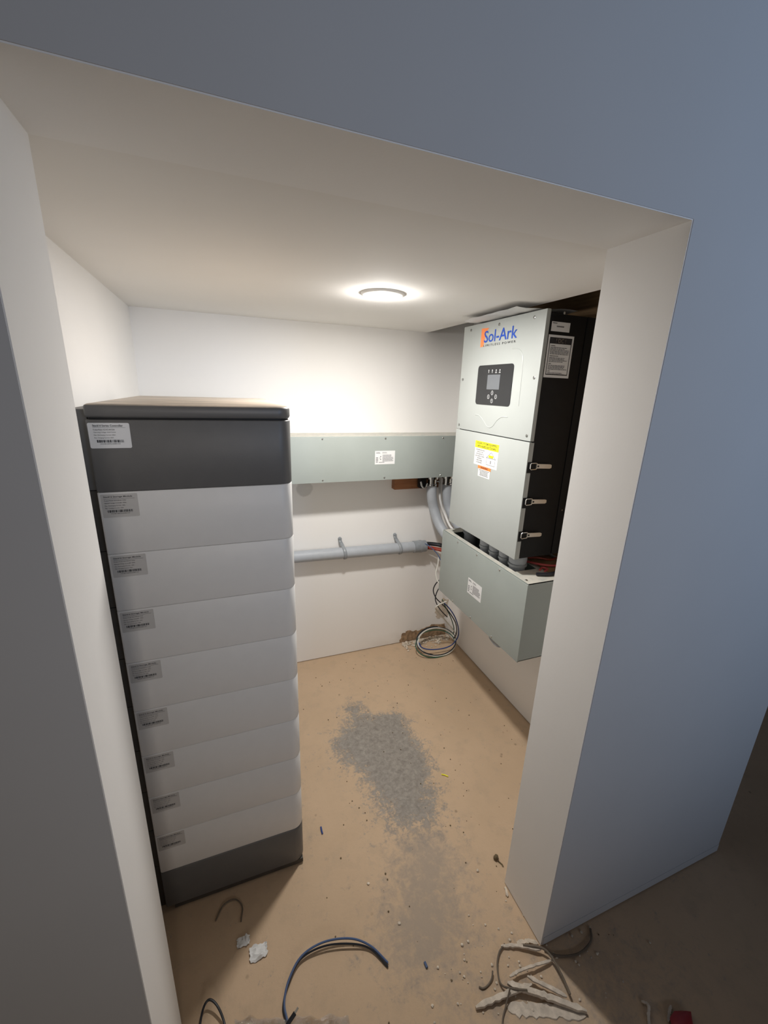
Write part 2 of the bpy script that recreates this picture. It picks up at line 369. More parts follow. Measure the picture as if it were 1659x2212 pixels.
# ================================================================== recessed lamp
LC = Vector((.462, 1.254, ZC))
lamp = thing('recessed_light', LC, 'small round glowing white LED downlight set in the closet ceiling', 'light')
mb = MB(); mb.profile(LC, (0, 0, -1), [(0, .064), (.003, .063), (.006, .058), (.006, .046), (.003, .044), (0, .044)], 48); mb.build('trim_ring', M['trim_metal'], lamp)
mt, t, p = nt('lamp_glow'); p.inputs['Emission Color'].default_value = (*LAMP_COLOR, 1); p.inputs['Emission Strength'].default_value = 30; p.inputs['Base Color'].default_value = (.9, .9, .9, 1)
mb = MB(); mb.profile(LC, (0, 0, -1), [(.0, .044), (.006, .0435), (.010, .036), (.012, .020), (.0125, 0)], 40); mb.build('diffuser', mt, lamp)
pl = bpy.data.lights.new('bulb', 'POINT'); pl.energy = LAMP_SIDE; pl.color = LAMP_COLOR; pl.shadow_soft_size = .012
po = bpy.data.objects.new('bulb', pl); COL.objects.link(po); po.parent = lamp; po.location = (0, 0, -.027)
al = area('downlight', LC, LC+Vector((0, 0, -1)), .085, LAMP_DOWN, LAMP_COLOR, shape='DISK')
al.parent = lamp; al.location = (0, 0, -.0145)

# ================================================================== battery stack
BX0, BX1, BY0, BY1 = -.241, .142, .939, 1.53
BF = Face((BX0, BY0, 0), (1, 0, 0), (0, 0, 1))
def copy_tree(o, parent=None):
    c = o.copy(); COL.objects.link(c); c.parent = parent
    for ch in [x for x in bpy.data.objects if x.parent == o]: copy_tree(ch, c)
    return c
# base
bz = .157
base = thing('plinth', (0, 1.2, 0), 'grey plinth carrying the tall stack of white battery modules', 'battery base')
MB().rprism(BX0, BX1, BY0, BY1, .020, bz-.0008, .03, .006).build('housing', M['ctl'], base)
for x, y in ((BX0+.05, BY0+.06), (BX1-.045, BY0+.045), (BX0+.05, BY1-.06), (BX1-.045, BY1-.045)):
    mb = MB(); mb.profile((x, y, 0), (0, 0, 1), [(0, 0), (0, .022), (.006, .022), (.006, .010), (.022, .010)], 16); mb.build('foot', M['side_dark'], base)
MB().box(BX0+.02, BX1-.004, BY0+.004, BY1-.02, .005, .021, .002).build('skirt', M['side_dark'], base)
MB().box(BX0-.035, BX0-.001, BY0+.022, BY1-.02, .004, bz-.001, .003).build('side_panel', M['side_dark'], base)
# modules
MH = .13125
def label_content(mb, F, u0, v0, title, lines_):
    F.text(mb, title, u0+.006, v0+.0395, u0+.056, v0+.0435, .0009, bold=.012)
    F.rect(mb, u0+.006, v0+.0375, u0+.060, v0+.0378, .0005, .0008)
    for i, s_ in enumerate(lines_):
        F.text(mb, s_, u0+.0065, v0+.0325-i*.0052, u0+.0065+.00118*len(s_)*1.0, v0+.0352-i*.0052, .0009)
    F.barcode(mb, u0+.010, v0+.0095, u0+.054, v0+.0145, .0009, random.Random(len(title)))
    F.text(mb, 'HG48100FS22080153', u0+.015, v0+.0060, u0+.048, v0+.0080, .0009)
def make_module(z0):
    r = thing('battery_module', (0, 1.2, z0), None, 'battery')
    MB().rprism(BX0, BX1, BY0, BY1, z0, z0+MH-.0005, .03, .0013).build('housing', M['module'], r)
    MB().box(BX0-.035, BX0-.001, BY0+.022, BY1-.02, z0+.0005, z0+MH-.001, .001).build('side_panel', M['side_dark'], r)
    F = Face((BX0, BY0, z0), (1, 0, 0), (0, 0, 1)); mb = MB(); u0, v0 = .0045+.028-.028, .0795
    F.rrect(mb, .005, .079, .069, .127, .002, 0, .0004)
    st = tag(mb.build('sticker', M['sticker_clear'], r), 'clear rating sticker with black print and bar code')
    mb = MB(); label_content(mb, F, .004, .080, "Stack'd Storage Module", ["Product Model: HG-FS48100-15OSJ1", "Nominal Voltage: 51.2V/48V 100Ah", "Max. Discharging Current: 100A", "Max. Charging Current: 100A"])
    mb.build('lettering', M['ink'], st)
    return r
ords = ['topmost of the eight white battery modules, directly under the dark grey controller',
        'second white battery module from the top of the stack',
        'third white battery module from the top of the stack',
        'fourth white battery module from the top, just above mid-stack',
        'fifth white battery module from the top, just below mid-stack',
        'third white battery module up from the grey plinth',
        'second white battery module up from the grey plinth',
        'lowest white battery module, resting directly on the grey plinth']
proto = make_module(bz+7*MH)
for i in range(8):
    o = proto if i == 0 else copy_tree(proto)
    o.location.z = bz+(7-i)*MH; o['label'] = ords[i]; o['group'] = 'white battery modules in the stack'
# controller
cz = bz+8*MH; CT = 1.350
ctl = thing('battery_controller', (0, 1.2, cz), 'dark grey controller unit with dusty lid on top of battery stack', 'controller')
MB().rprism(BX0, BX1, BY0, BY1, cz, CT-.002, .03, .0022).build('housing', M['ctl'], ctl)
MB().rprism(BX0+.004, BX1-.004, BY0+.004, BY1-.004, CT-.004, CT+.003, .027, .001).build('seam_gasket', M['black'], ctl)
MB().rprism(BX0, BX1, BY0, BY1, CT+.0005, 1.377, .03, .006).build('lid', M['lid'], ctl)
MB().box(BX0-.035, BX0-.001, BY0+.022, BY1-.02, cz, 1.366, .003).build('side_panel', M['ctl'], ctl)
mb = MB(); F = BF; F.rrect(mb, .003, 1.294, .072, 1.342, .003, 0, .0004); st = tag(mb.build('sticker', M['white'], ctl), 'white rating sticker with bar code')
mb = MB(); label_content(mb, BF, .005, 1.2955, "Stack'd Series Controller", ["Product Model: HG-HCS-48V/250A", "Operating Voltage: 44.8-57.6Vdc", "Max. Discharging Current: 200A", "Max. Charging Current: 200A"]); mb.build('lettering', M['ink'], st)

# ================================================================== long raceway on the back wall
RY0 = YB-.155; RZ0, RZ1 = 1.016, 1.217
rw = thing('wireway', (.5, YB, RZ0), 'long grey steel wireway fixed horizontally across the back wall', 'wireway')
MB().box(-.20, 1.150, RY0+.004, YB, RZ0, RZ1, .001).build('body', M['steel_dust'], rw)
MB().box(-.202, 1.152, RY0, RY0+.0035, RZ0-.001, RZ1-.004, .0008).build('front_cover', M['grey_steel'], rw)
RF = Face((0, RY0, 0), (1, 0, 0), (0, 0, 1))
for x in (-.18, .11, .397, .688, .983, 1.13):
    screw_on(rw, RF, x, 1.207, .004, 'chrome' if x in (.397, .983) else 'screw'); screw_on(rw, RF, x, 1.026, .004, 'chrome' if x in (.397, .983) else 'screw')
mb = MB(); RF.rect(mb, .639, 1.089, .737, 1.151); st = mb.build('sticker', M['white'], rw)
def steel_label(F, u0, v0, w_, h_, st):
    mb = MB(); X = lambda a: u0+a*w_; Z = lambda a: v0+a*h_
    F.lines(mb, X(.38), Z(.20), X(.93), Z(.72), 9, .0008, random.Random(3), .45)
    F.lines(mb, X(.05), Z(.80), X(.28), Z(.92), 2, .0008, random.Random(4), .5); F.lines(mb, X(.36), Z(.80), X(.60), Z(.92), 2, .0008, random.Random(5), .35)
    F.lines(mb, X(.05), Z(.12), X(.16), Z(.55), 4, .0008, random.Random(6), .5)
    F.text(mb, 'C', X(.24), Z(.34), X(.31), Z(.62), .0009, bold=.02); F.lines(mb, X(.2), Z(.12), X(.55), Z(.17), 1, .0008, random.Random(8), .8)
    mb.build('lettering', M['ink_soft'], st)
steel_label(RF, .639, 1.089, .098, .062, st)

# orange wood blocking under its right end
single('wood_block', MB().box(.790, 1.04, YB-.040, YB, .935, RZ0-.0005, .0015), M['block'], 'short orange-brown wood block under right end of wall wireway', 'wood block')
# black conduit locknut cluster beside the block
k = thing('cable_clamp', (1.0, 1.85, .97), 'dark metal cable clamp below the wireway beside the wood block', 'clamp')
MB().box(.908, .940, 1.835, 1.875, .948, RZ0, .003).build('body', M['black'], k)
MB().tube(smooth([(.905, 1.83, .985), (.912, 1.825, .960), (.928, 1.825, .955), (.941, 1.83, .975)]), .004, 8).build('strap', M['chrome'], k)

# two flexible grey conduits bending down into the lower trough
def flex(pts, r, label, nm='flexible_conduit'):
    P = smooth(pts, 10); o = thing(nm, P[0], label, 'conduit', 'grey conduits bending into the lower trough')
    MB().tube(P, r, 20).build('tube', M['pvc'], o)
    c = P[0]; mb = MB(); mb.profile((c.x, c.y, RZ0), (0, 0, -1), [(0, 0), (0, r*1.28), (.022, r*1.28), (.022, r*.92), (.050, r*.92), (.050, r*1.05), (.056, r*1.05), (.056, 0)], 22); mb.build('coupling', M['chrome'], o)
    mb = MB(); mb.cyl((c.x+r*.9, c.y-r*.3, RZ0-.036), (c.x+r*1.55, c.y-r*.4, RZ0-.036), .004, seg=10); mb.build('clamp_screw', M['chrome'], o)
flex([(.978, 1.85, .968), (.982, 1.85, .90), (.998, 1.845, .831), (1.013, 1.80, .757), (1.030, 1.72, .705), (1.042, 1.609, .674)], .0255, 'left of two fat grey conduits curving from wireway into trough')
flex([(1.066, 1.85, .968), (1.074, 1.85, .890), (1.088, 1.84, .826), (1.102, 1.78, .765), (1.110, 1.70, .728), (1.118, 1.609, .705)], .0245, 'right fat grey conduit curving from wireway, half hidden by the inverter')
single('thin_cable', MB().tube(smooth([(1.030, 1.865, RZ0), (1.036, 1.868, .93), (1.048, 1.87, .86), (1.075, 1.86, .79), (1.08, 1.80, .74), (1.085, 1.72, .728), (1.09, 1.61, .72)]), .006, 8), M['paint'], 'thin pale cable hanging between the two fat grey conduits', 'cable')

# horizontal PVC conduit on the back wall
def lerp(a, b, t): return a+(b-a)*t
CA, CB = Vector((-.22, YB-.040, .640)), Vector((.972, YB-.040, .611)); cdir = (CB-CA).normalized()
pc = thing('wall_conduit', CA, 'long grey plastic conduit strapped low across the back wall', 'conduit')
MB().tube([CA, CB], .029, 28).build('pipe', M['pvc'], pc)
mb = MB(); mb.profile(CB-cdir*.060, cdir, [(0, .029), (.001, .0325), (.036, .0335), (.037, .0345), (.046, .0345), (.046, .032), (.072, .032), (.072, .024), (.02, .024), (.02, 0)], 30); mb.build('end_coupling', M['pvc_d'], pc)
for x in (.530, .832):
    t = (x-CA.x)/(CB.x-CA.x); c = CA+(CB-CA)*t
    pts = [(c.x-.014, YB-.004, c.z+.062), (c.x-.013, YB-.012, c.z+.052), (c.x-.008, YB-.018, c.z+.040)]
    for a in range(70, -100, -14):
        pts.append((c.x-.006+.010*(70-a)/170, c.y-math.cos(math.radians(a))*.031, c.z+math.sin(math.radians(a))*.031))
    pts.append((c.x+.004, YB-.010, c.z-.036)); pts.append((c.x-.004, YB-.003, c.z-.041))
    mb = MB(); P = smooth(pts, 4); mb.tube(P, .0085, 10, flat=.32)
    s_ = single('pipe_strap', mb, M['pvc_d'], 'grey pipe strap on the wall conduit, ' + ('nearer the battery stack' if x < .6 else 'nearer the conduit open end'), 'pipe strap', 'straps on the wall conduit')
    mb = MB(); mb.profile((c.x-.014, YB-.0, c.z+.064), (0, -1, 0), [(0, .0095), (.008, .0095), (.012, .007), (.0125, 0)], 16)
    n_ = mb.build('screw_head', M['pvc_d']); n_.parent = s_
def cable(name, pts, r, mk, label, group=None, n=8):
    return single(name, MB().tube(smooth(pts, n), r, 8), M[mk], label, 'wire' if r < .006 else 'cable', group)
cable('thick_cable', [(.93, YB-.035, .622), (1.00, YB-.037, .621), (1.06, 1.86, .619), (1.12, 1.78, .620), (1.15, 1.60, .63)], .011, 'wire_k', 'thick black cable running from wall conduit end behind the trough', 'thick cables leaving the conduit')
cable('thick_cable', [(.93, YB-.050, .606), (1.00, YB-.052, .603), (1.06, 1.84, .597), (1.10, 1.76, .598), (1.13, 1.60, .60)], .010, 'wire_r', 'thick red cable beneath the black one at wall conduit end', 'thick cables leaving the conduit')

# ================================================================== lower trough on the right wall
TX0, TY0, TY1, TZ0, TZ1 = .924, 1.012, 1.606, .500, .805
tr = thing('wiring_trough', (TX0, 1.3, TZ0), 'deep grey steel trough with open top below the inverter on right wall', 'trough')
mb = MB(); T = .0025; xa = TX0+.004
mb.box(xa, XRI, TY0, TY0+T, TZ0, TZ1); mb.box(xa, XRI, TY1-T, TY1, TZ0, TZ1); mb.box(xa, XRI, TY0, TY1, TZ0, TZ0+T); mb.box(XRI-T, XRI, TY0, TY1, TZ0, TZ1)
hx0, hx1, hy0, hy1 = .949, 1.045, 1.112, 1.555
mb.box(xa, hx0, TY0, TY1, TZ1-T, TZ1); mb.box(hx1, XRI, TY0, TY1, TZ1-T, TZ1); mb.box(hx0, hx1, TY0, hy0, TZ1-T, TZ1); mb.box(hx0, hx1, hy1, TY1, TZ1-T, TZ1)
mb.build('body', M['steel_dust'], tr)
MB().box(TX0, TX0+.0035, TY0-.001, TY1+.001, TZ0-.002, TZ1-.003, .0008).build('front_cover', M['grey_steel'], tr)
TF = Face((TX0, TY1, 0), (0, -1, 0), (0, 0, 1))
for y in (1.470, 1.320, 1.168): screw_on(tr, TF, TY1-y, .792, .0042, 'chrome'); screw_on(tr, TF, TY1-y, .508, .0042, 'chrome')
mb = MB(); mb.profile((.940, 1.04, TZ1), (0, 0, 1), [(0, .005), (.0015, .005), (.003, .003), (.003, 0)], 12); mb.build('screw', M['chrome'], tr)
mb = MB(); TF.poly(mb, [(TY1-1.363, .604), (TY1-1.262, .604), (TY1-1.262, .673), (TY1-1.363, .673)]); st = mb.build('sticker', M['white'], tr); steel_label(TF, TY1-1.363, .604, .101, .069, st)
# round knockout lip hanging below the front edge
mb = MB(); pts = [(.0, 0)]
c_u = TY1-1.155; arc = [(c_u+.042*math.cos(math.radians(a)), .500+.022*math.sin(math.radians(a))) for a in range(180, 361, 15)]
TF2 = Face((TX0+.006, TY1, 0), (0, -1, 0), (0, 0, 1)); TF2.poly(mb, arc, -.002, 0); mb.build('knockout', M['pvc_d'], tr)

# fittings between inverter and trough
for i, (x, y, r) in enumerate([(1.012, 1.510, .031), (.982, 1.345, .026), (.982, 1.280, .026), (.982, 1.217, .025), (.988, 1.152, .032)]):
    f = thing('pipe_coupling', (x, y, .75), ['grey pipe coupling in the trough slot, alone at far left below inverter', 'grey pipe coupling below inverter, first of the close row from the left', 'grey pipe coupling below inverter, between its two close neighbours', 'grey pipe coupling below inverter, next to the widest one', 'widest grey pipe coupling, under inverter right front corner'][i], 'coupling', 'grey couplings between inverter and trough')
    yy = y
    mb = MB(); mb.profile((x, yy, .735), (0, 0, 1), [(0, 0), (0, r*.9), (.03, r*.9), (.085, r*.92), (.090, r), (.1, r*1.03), (.118, r*1.03), (.1245, r*1.03), (.1245, 0)], 26); mb.build('socket', M['pvc'], f)
    mb = MB(); mb.profile((x, yy, .812), (0, 0, 1), [(0, r*.93), (.0, r*1.08), (.008, r*1.08), (.010, r*.93)], 26); mb.build('locknut', M['pvc_d'], f)

# ================================================================== inverter
IX0, IY0, IY1, IZ0, IZ1 = .924, 1.093, 1.559, .862, 1.667
SEAM = 1.2725
iv = thing('inverter', (1.18, (IY0+IY1)/2, IZ0), 'wall-mounted grey and black power inverter with dark display panel', 'inverter')
MB().box(IX0+.013, 1.085, IY0+.004, IY1-.004, IZ0, IZ1-.010, .003).build('body', M['black'], iv)
MB().box(1.088, 1.174, IY0+.003, IY1-.003, IZ0+.002, IZ1-.010, .002).build('rear_housing', M['black'], iv)
MB().box(IX0, IX0+.015, IY0, IY1, SEAM+.0015, IZ1, .0022).build('upper_cover', M['inv'], iv)
uc = [o for o in bpy.data.objects if o.name == 'upper_cover'][0]
# lower door with notched return edge for the latches
dr = MB().box(IX0-.0012, IX0+.010, IY0+.0005, IY1, IZ0, SEAM-.0015, .002).build('lower_door', M['inv'], iv)
LZ = [1.193, 1.072, .952]
mb = MB(); zs = [IZ0+.001]+[c for z in sorted(LZ) for c in (z-.023, z+.013)]+[SEAM-.003]
for a, b in zip(zs[0::2], zs[1::2]): mb.box(IX0+.009, IX0+.018, IY0+.0005, IY0+.006, a, b, .0006)
mb.build('door_edge', M['inv_edge'], dr)
IF = Face((IX0, IY1, 0), (0, -1, 0), (0, 0, 1)); Yu = lambda y: IY1-y
for y, z in ((1.508, 1.650), (1.327, 1.650), (1.147, 1.649), (1.113, 1.471), (1.113, 1.291), (1.540, 1.469), (1.540, 1.290)):
    mb = MB(); mb.profile(IF.p(Yu(y), z, 0), IF.N, [(0, .0052), (.001, .0052), (.0016, .004), (.0016, 0)], 16); s_ = mb.build('screw', M['screw'], uc)
    mb = MB(); IF.rect(mb, Yu(y)-.0008, z-.0034, Yu(y)+.0008, z+.0034, .0016, .0019); mb.build('screw_slot', M['ink'], uc) if False else None
# display
mb = MB(); IF.rrect(mb, Yu(1.431), 1.378, Yu(1.219), 1.518, .012, 0, .002); dp = mb.build('display_panel', M['panel'], uc)
mb = MB(); IF.rrect(mb, Yu(1.364), 1.433, Yu(1.288), 1.484, .001, .002, .0024)
ds = mb.build('screen', M['screen'], dp) if False else None
# depth limit is three levels: screen and symbols sit on the panel as siblings
scr = mb.build('screen', M['screen'], uc)
mb = MB()
for u in (1.360, 1.338, 1.315, 1.293):
    c = (Yu(u), 1.496); IF.rect(mb, c[0]-.0012, c[1]-.0058, c[0]+.0012, c[1]+.0015, .002, .0024); IF.rrect(mb, c[0]-.0024, c[1]+.001, c[0]+.0024, c[1]+.0056, .002, .002, .0024)
for u in (1.315, 1.293): IF.rect(mb, Yu(u)-.0048, 1.4895, Yu(u)+.0048, 1.4915, .002, .0024)
mb.build('indicator_symbols', M['ink_light'], uc)
mb = MB()
def ringmark(mb, u, v, r):
    n = 20; o1 = [IF.p(u+r*math.cos(2*math.pi*k/n), v+r*1.15*math.sin(2*math.pi*k/n), .0024) for k in range(n)]
    o2 = [IF.p(u+r*.78*math.cos(2*math.pi*k/n), v+r*.92*math.sin(2*math.pi*k/n), .0024) for k in range(n)]
    mb.add(o1+o2, [(k, (k+1) % n, n+(k+1) % n, n+k) for k in range(n)])
for (y, z), tx in zip(((1.326, 1.421), (1.347, 1.407), (1.302, 1.408), (1.324, 1.393)), ('^', 'ESC', '<', 'v')):
    ringmark(mb, Yu(y), z, .0066); IF.text(mb, tx, Yu(y)-.0028, z-.002, Yu(y)+.0028, z+.002, .0025)
mb.build('button_marks', M['ink_light'], uc)
# logo
mb = MB(); IF.poly(mb, [(Yu(1.434), 1.583), (Yu(1.434), 1.648), (Yu(1.388), 1.646), (Yu(1.406), 1.628), (Yu(1.414), 1.585)]); mb.build('logo_block', M['logo_orange'], uc)
mb = MB(); IF.text(mb, 'Sol-Ark', Yu(1.413), 1.597, Yu(1.222), 1.637, .0010, spacing=.98, bold=.006); mb.build('logo_lettering', M['logo_blue'], uc)
mb = MB(); IF.text(mb, 'LIMITLESS POWER', Yu(1.413), 1.5835, Yu(1.226), 1.5905, .0010, spacing=1.45); mb.build('slogan_lettering', M['ink'], uc)
# embossed lines
def emboss(pts, r=.0022): return MB().tube([IF.p(Yu(a), b, -.0008) for a, b in [(v.x, v.y) for v in smooth([(a, b, 0) for a, b in pts], 6)]], r, 8)
e_ = emboss([(1.240, 1.566), (1.205, 1.561), (1.184, 1.543), (1.177, 1.516), (1.1745, 1.45), (1.173, 1.382)]); e_.build('embossed_rib', M['inv'], uc)
e_ = emboss([(1.428, 1.338), (1.400, 1.336), (1.372, 1.322), (1.345, 1.303), (1.325, 1.298), (1.305, 1.305), (1.284, 1.326), (1.258, 1.340), (1.224, 1.342)]); e_.build('embossed_rib', M['inv'], uc)
# warning stickers on the door
DF = Face((IX0-.0012, IY1, 0), (0, -1, 0), (0, 0, 1))
mb = MB(); DF.rect(mb, Yu(1.403), 1.150, Yu(1.251), 1.242); st = tag(mb.build('warning_sticker', M['white'], dr), 'white and yellow rapid shutdown sticker')
mb = MB(); DF.rect(mb, Yu(1.403), 1.2155, Yu(1.251), 1.242, .0004, .0008)
hd = mb; 
hdo = hd.build('sticker_header', M['yellow'], dr); tag(hdo, 'yellow header band of the rapid shutdown sticker')
mb = MB(); DF.text(mb, 'SOLAR SYSTEM EQUIPPED', Yu(1.392), 1.2300, Yu(1.262), 1.2385, .0012, bold=.01); DF.text(mb, 'WITH RAPID SHUTDOWN', Yu(1.386), 1.2185, Yu(1.268), 1.2270, .0012, bold=.01)
for i, s_ in enumerate(['TURN RAPID SHUTDOWN', 'SWITCH TO THE', '"OFF" POSITION TO', 'SHUT DOWN PV SYSTEM', 'AND REDUCE', 'SHOCK HAZARD', 'IN THE ARRAY.']):
    L_ = .0031*len(s_); cu_ = Yu(1.366); z = 1.2065-i*.0080; DF.text(mb, s_, cu_-L_/2, z, cu_+L_/2, z+.0045, .0009)
hz = [(Yu(1.321), 1.187), (Yu(1.2925), 1.2095), (Yu(1.264), 1.187)]
for (a, b), (c, d) in zip(hz[:-1], hz[1:]): DF.poly(mb, [(a, b), (c, d), (c, d-.0014), (a, b-.0014)], .0004, .0008)
DF.rect(mb, Yu(1.321), 1.186, Yu(1.264), 1.187, .0004, .0008)
for a in (1.319, 1.2665): DF.rect(mb, Yu(a), 1.160, Yu(a)+.0008, 1.187, .0004, .0008)
DF.rect(mb, Yu(1.319), 1.160, Yu(1.2657), 1.161, .0004, .0008); DF.rect(mb, Yu(1.294), 1.166, Yu(1.291), 1.178, .0004, .0008)
mb.build('sticker_lettering', M['ink'], dr)
mb = MB(); DF.rect(mb, Yu(1.307), 1.1885, Yu(1.278), 1.1975, .0008, .0012); mb.build('sticker_panel_symbol', M['yellow'], dr)
mb = MB(); DF.rect(mb, Yu(1.367), 1.108, Yu(1.290), 1.149); tag(mb.build('warning_sticker', M['white'], dr), 'small orange and white warning sticker')
mb = MB(); DF.rect(mb, Yu(1.371), 1.138, Yu(1.286), 1.1495, .0004, .0008); tag(mb.build('sticker_header', M['orange'], dr), 'orange header band of the small warning sticker')
mb = MB(); DF.text(mb, 'WARNING', Yu(1.352), 1.1405, Yu(1.304), 1.1475, .0012, bold=.012); DF.lines(mb, Yu(1.362), 1.112, Yu(1.295), 1.136, 5, .0008, random.Random(2), .35, True); mb.build('sticker_lettering', M['ink'], dr)
# latches on the side
SF = Face((0, IY0, 0), (1, 0, 0), (0, 0, 1))
for z in LZ:
    mb = MB(); SF.rect(mb, .926, z-.022, .944, z+.014, -.0035, .0012); SF.rect(mb, .930, z-.010, .958, z+.012, -.003, .004)
    la = mb.build('latch', M['black'], iv); tag(la, 'metal draw latch with black plate')
    P = [SF.p(x, zz, .006) for x, zz in ((.958, z-.009), (.936, z-.010), (.933, z-.007), (.933, z+.008), (.936, z+.011), (.957, z+.011))]
    mb = MB().tube(P, .0018, 8); mb.tube([SF.p(.958, z-.009, .006), SF.p(.958, z+.011, .006)], .0018, 8); mb.build('wire_bail', M['chrome'], la)
    mb = MB(); SF.poly(mb, [(.956, z-.006), (.970, z-.0065), (1.012, z-.0085), (1.018, z-.006), (1.018, z+.003), (1.013, z+.0055), (.970, z+.008), (.956, z+.009)], .004, .009); mb.build('lever', M['lever'], la)
    mb = MB(); mb.profile(SF.p(.962, z+.001, .009), (0, -1, 0), [(0, .0032), (.0015, .0032), (.0015, 0)], 12); mb.build('pivot', M['ink'], la)
# side stickers
SB = Face((0, IY0+.004, 0), (1, 0, 0), (0, 0, 1))
mb = MB(); SB.rect(mb, .950, 1.607, 1.021, 1.634); st = tag(mb.build('sticker', M['white'], iv), 'small white serial number sticker')
mb = MB(); SB.lines(mb, .970, 1.618, 1.003, 1.624, 1, .0008, random.Random(12), .6); SB.lines(mb, .953, 1.628, .975, 1.632, 1, .0008, random.Random(13), .6); mb.build('lettering', M['ink_soft'], st)
mb = MB(); SB.rect(mb, .9445, 1.473, 1.044, 1.597); st = tag(mb.build('sticker', M['white'], iv), 'white instruction sticker with black frame')
mb = MB()
for a in ((.951, 1.481, 1.037, 1.4835), (.951, 1.481, .953, 1.588), (1.035, 1.481, 1.037, 1.588), (.951, 1.572, 1.037, 1.590)): SB.rect(mb, *a, .0004, .0008)
z = 1.568
for hdg, rows in (('ADVERTENCIA', 6), ('WARNING: HIGH VOLTAGE', 4), ('DANGER', 4), ('NOTICE', 2)):
    SB.text(mb, hdg, .957, z-.0035, .957+.0016*len(hdg), z, .0009, bold=.01); z -= .005
    SB.lines(mb, .957, z-rows*.0037, 1.031, z, rows, .0008, random.Random(rows+len(hdg)), .42); z -= rows*.0037+.0025
mb.build('lettering', M['ink'], st)
mb = MB(); SB.text(mb, '! DC !', .975, 1.575, 1.013, 1.587, .0012); mb.build('header_symbols', M['screw'], st)
mb = MB(); mb.profile((1.000, IY0+.012, IZ1-.011), (0, 0, 1), [(0, .003), (.008, .003), (.010, .001)], 10); mb.build('top_screw', M['lever'], iv)
mb = MB(); mb.profile(SB.p(1.105, 1.03, 0), (0, -1, 0), [(0, .003), (.002, .003), (.002, 0)], 10); mb.build('side_screw', M['screw'], iv)
# plywood backing board
single('mounting_board', MB().box(1.1745, XRI-.0005, .80, 1.70, .82, 2.15, .001), M['ply'], 'brown plywood mounting board on right wall behind the inverter', 'board')

# papers on top of the inverter
def sheet(name, corners, z0, amp, mk, label, cat, seed=0, n=14, th=.0008, parent=None, fr=9):
    a, b, c, d = [Vector(p) for p in corners]; bm = bmesh.new(); g = []
    for i in range(n+1):
        row = []
        for j in range(n+1):
            u, v = i/n, j/n; p_ = (a*(1-u)+b*u)*(1-v)+(d*(1-u)+c*u)*v
            p_ = p_+Vector((0, 0, z0+amp*(.5+noise.noise(Vector((p_.x*fr+seed, p_.y*fr, seed)))))); row.append(bm.verts.new(p_))
        g.append(row)
    for i in range(n):
        for j in range(n): bm.faces.new((g[i][j], g[i+1][j], g[i+1][j+1], g[i][j+1]))
    bmesh.ops.solidify(bm, geom=bm.faces[:], thickness=th)
    mb = MB(); mb.bm(bm, True); return single(name, mb, M[mk], label, cat)
sheet('paper_sheet', [(.858, 1.455, 0), (.852, 1.145, 0), (1.06, 1.115, 0), (1.08, 1.50, 0)], IZ1+.0015, .008, 'paper', 'crumpled white paper sheet lying on top of the inverter', 'paper', 3, fr=14)

# cables and scraps on the trough top right of the couplings
cable('short_cable', [(1.03, 1.17, .815), (1.06, 1.12, .818), (1.10, 1.10, .815), (1.15, 1.09, .815)], .0045, 'wire_p', 'pink-red wire offcut lying on trough top beside widest coupling', 'wire offcuts on the trough')
cable('short_cable', [(1.00, 1.060, .812), (1.05, 1.045, .812), (1.10, 1.055, .812), (1.17, 1.05, .812)], .0065, 'wire_k', 'black cable offcut lying along the trough top front corner', 'wire offcuts on the trough')
cable('short_cable', [(1.06, 1.20, .813), (1.10, 1.17, .818), (1.14, 1.15, .814), (1.18, 1.16, .812)], .004, 'wire_r', 'dark red wire offcut lying deepest on the trough top', 'wire offcuts on the trough')
cable('short_cable', [(1.05, 1.075, .810), (1.07, 1.085, .812), (1.06, 1.100, .812), (1.04, 1.09, .810)], .004, 'wire_p', 'small curled pink wire on trough top near the coupling', 'wire offcuts on the trough')
sheet('cardboard_scrap', [(1.06, 1.07, 0), (1.17, 1.065, 0), (1.18, 1.20, 0), (1.07, 1.21, 0)], TZ1+.001, .003, 'ply', 'brown cardboard scrap lying on the trough top under the wires', 'cardboard', 5)

# ================================================================== hanging wire bundle and coil in the back corner
cable('hanging_wire', [(.955, YB-.045, .625), (.975, 1.865, .632), (1.000, 1.84, .614), (1.023, 1.82, .587), (1.037, 1.80, .556)], .0026, 'wire_lb', 'light blue wire leaving conduit end down to the trough edge', 'loose wires in the back corner')
cable('hanging_wire', [(1.033, 1.82, .570), (1.020, 1.80, .535), (1.001, 1.78, .496), (1.000, 1.76, .468), (1.006, 1.74, .448)], .0036, 'wire_w', 'short white wire hanging beside the trough left edge, above black loop', 'loose wires in the back corner')
cable('hanging_wire', [(1.020, 1.76, .468), (.992, 1.76, .442), (.982, 1.76, .406), (1.002, 1.76, .359), (1.042, 1.76, .316), (1.083, 1.75, .267), (1.124, 1.74, .199), (1.150, 1.76, .123), (1.150, 1.78, .07)], .0030, 'wire_k', 'black wire looping out left then hanging down into the coil', 'loose wires in the back corner')
cable('hanging_wire', [(1.025, 1.735, .450), (.997, 1.735, .424), (.983, 1.735, .377), (.997, 1.735, .334), (1.03, 1.745, .287), (1.071, 1.745, .241)], .0028, 'wire_k', 'second black wire crossing inside the first black loop', 'loose wires in the back corner')
cable('hanging_wire', [(1.050, 1.732, .346), (1.015, 1.732, .337), (.992, 1.732, .325), (.999, 1.745, .298), (1.054, 1.765, .232), (1.116, 1.775, .157), (1.158, 1.775, .099)], .0038, 'wire_w', 'white wire with short cross end hanging down into the coil', 'loose wires in the back corner')
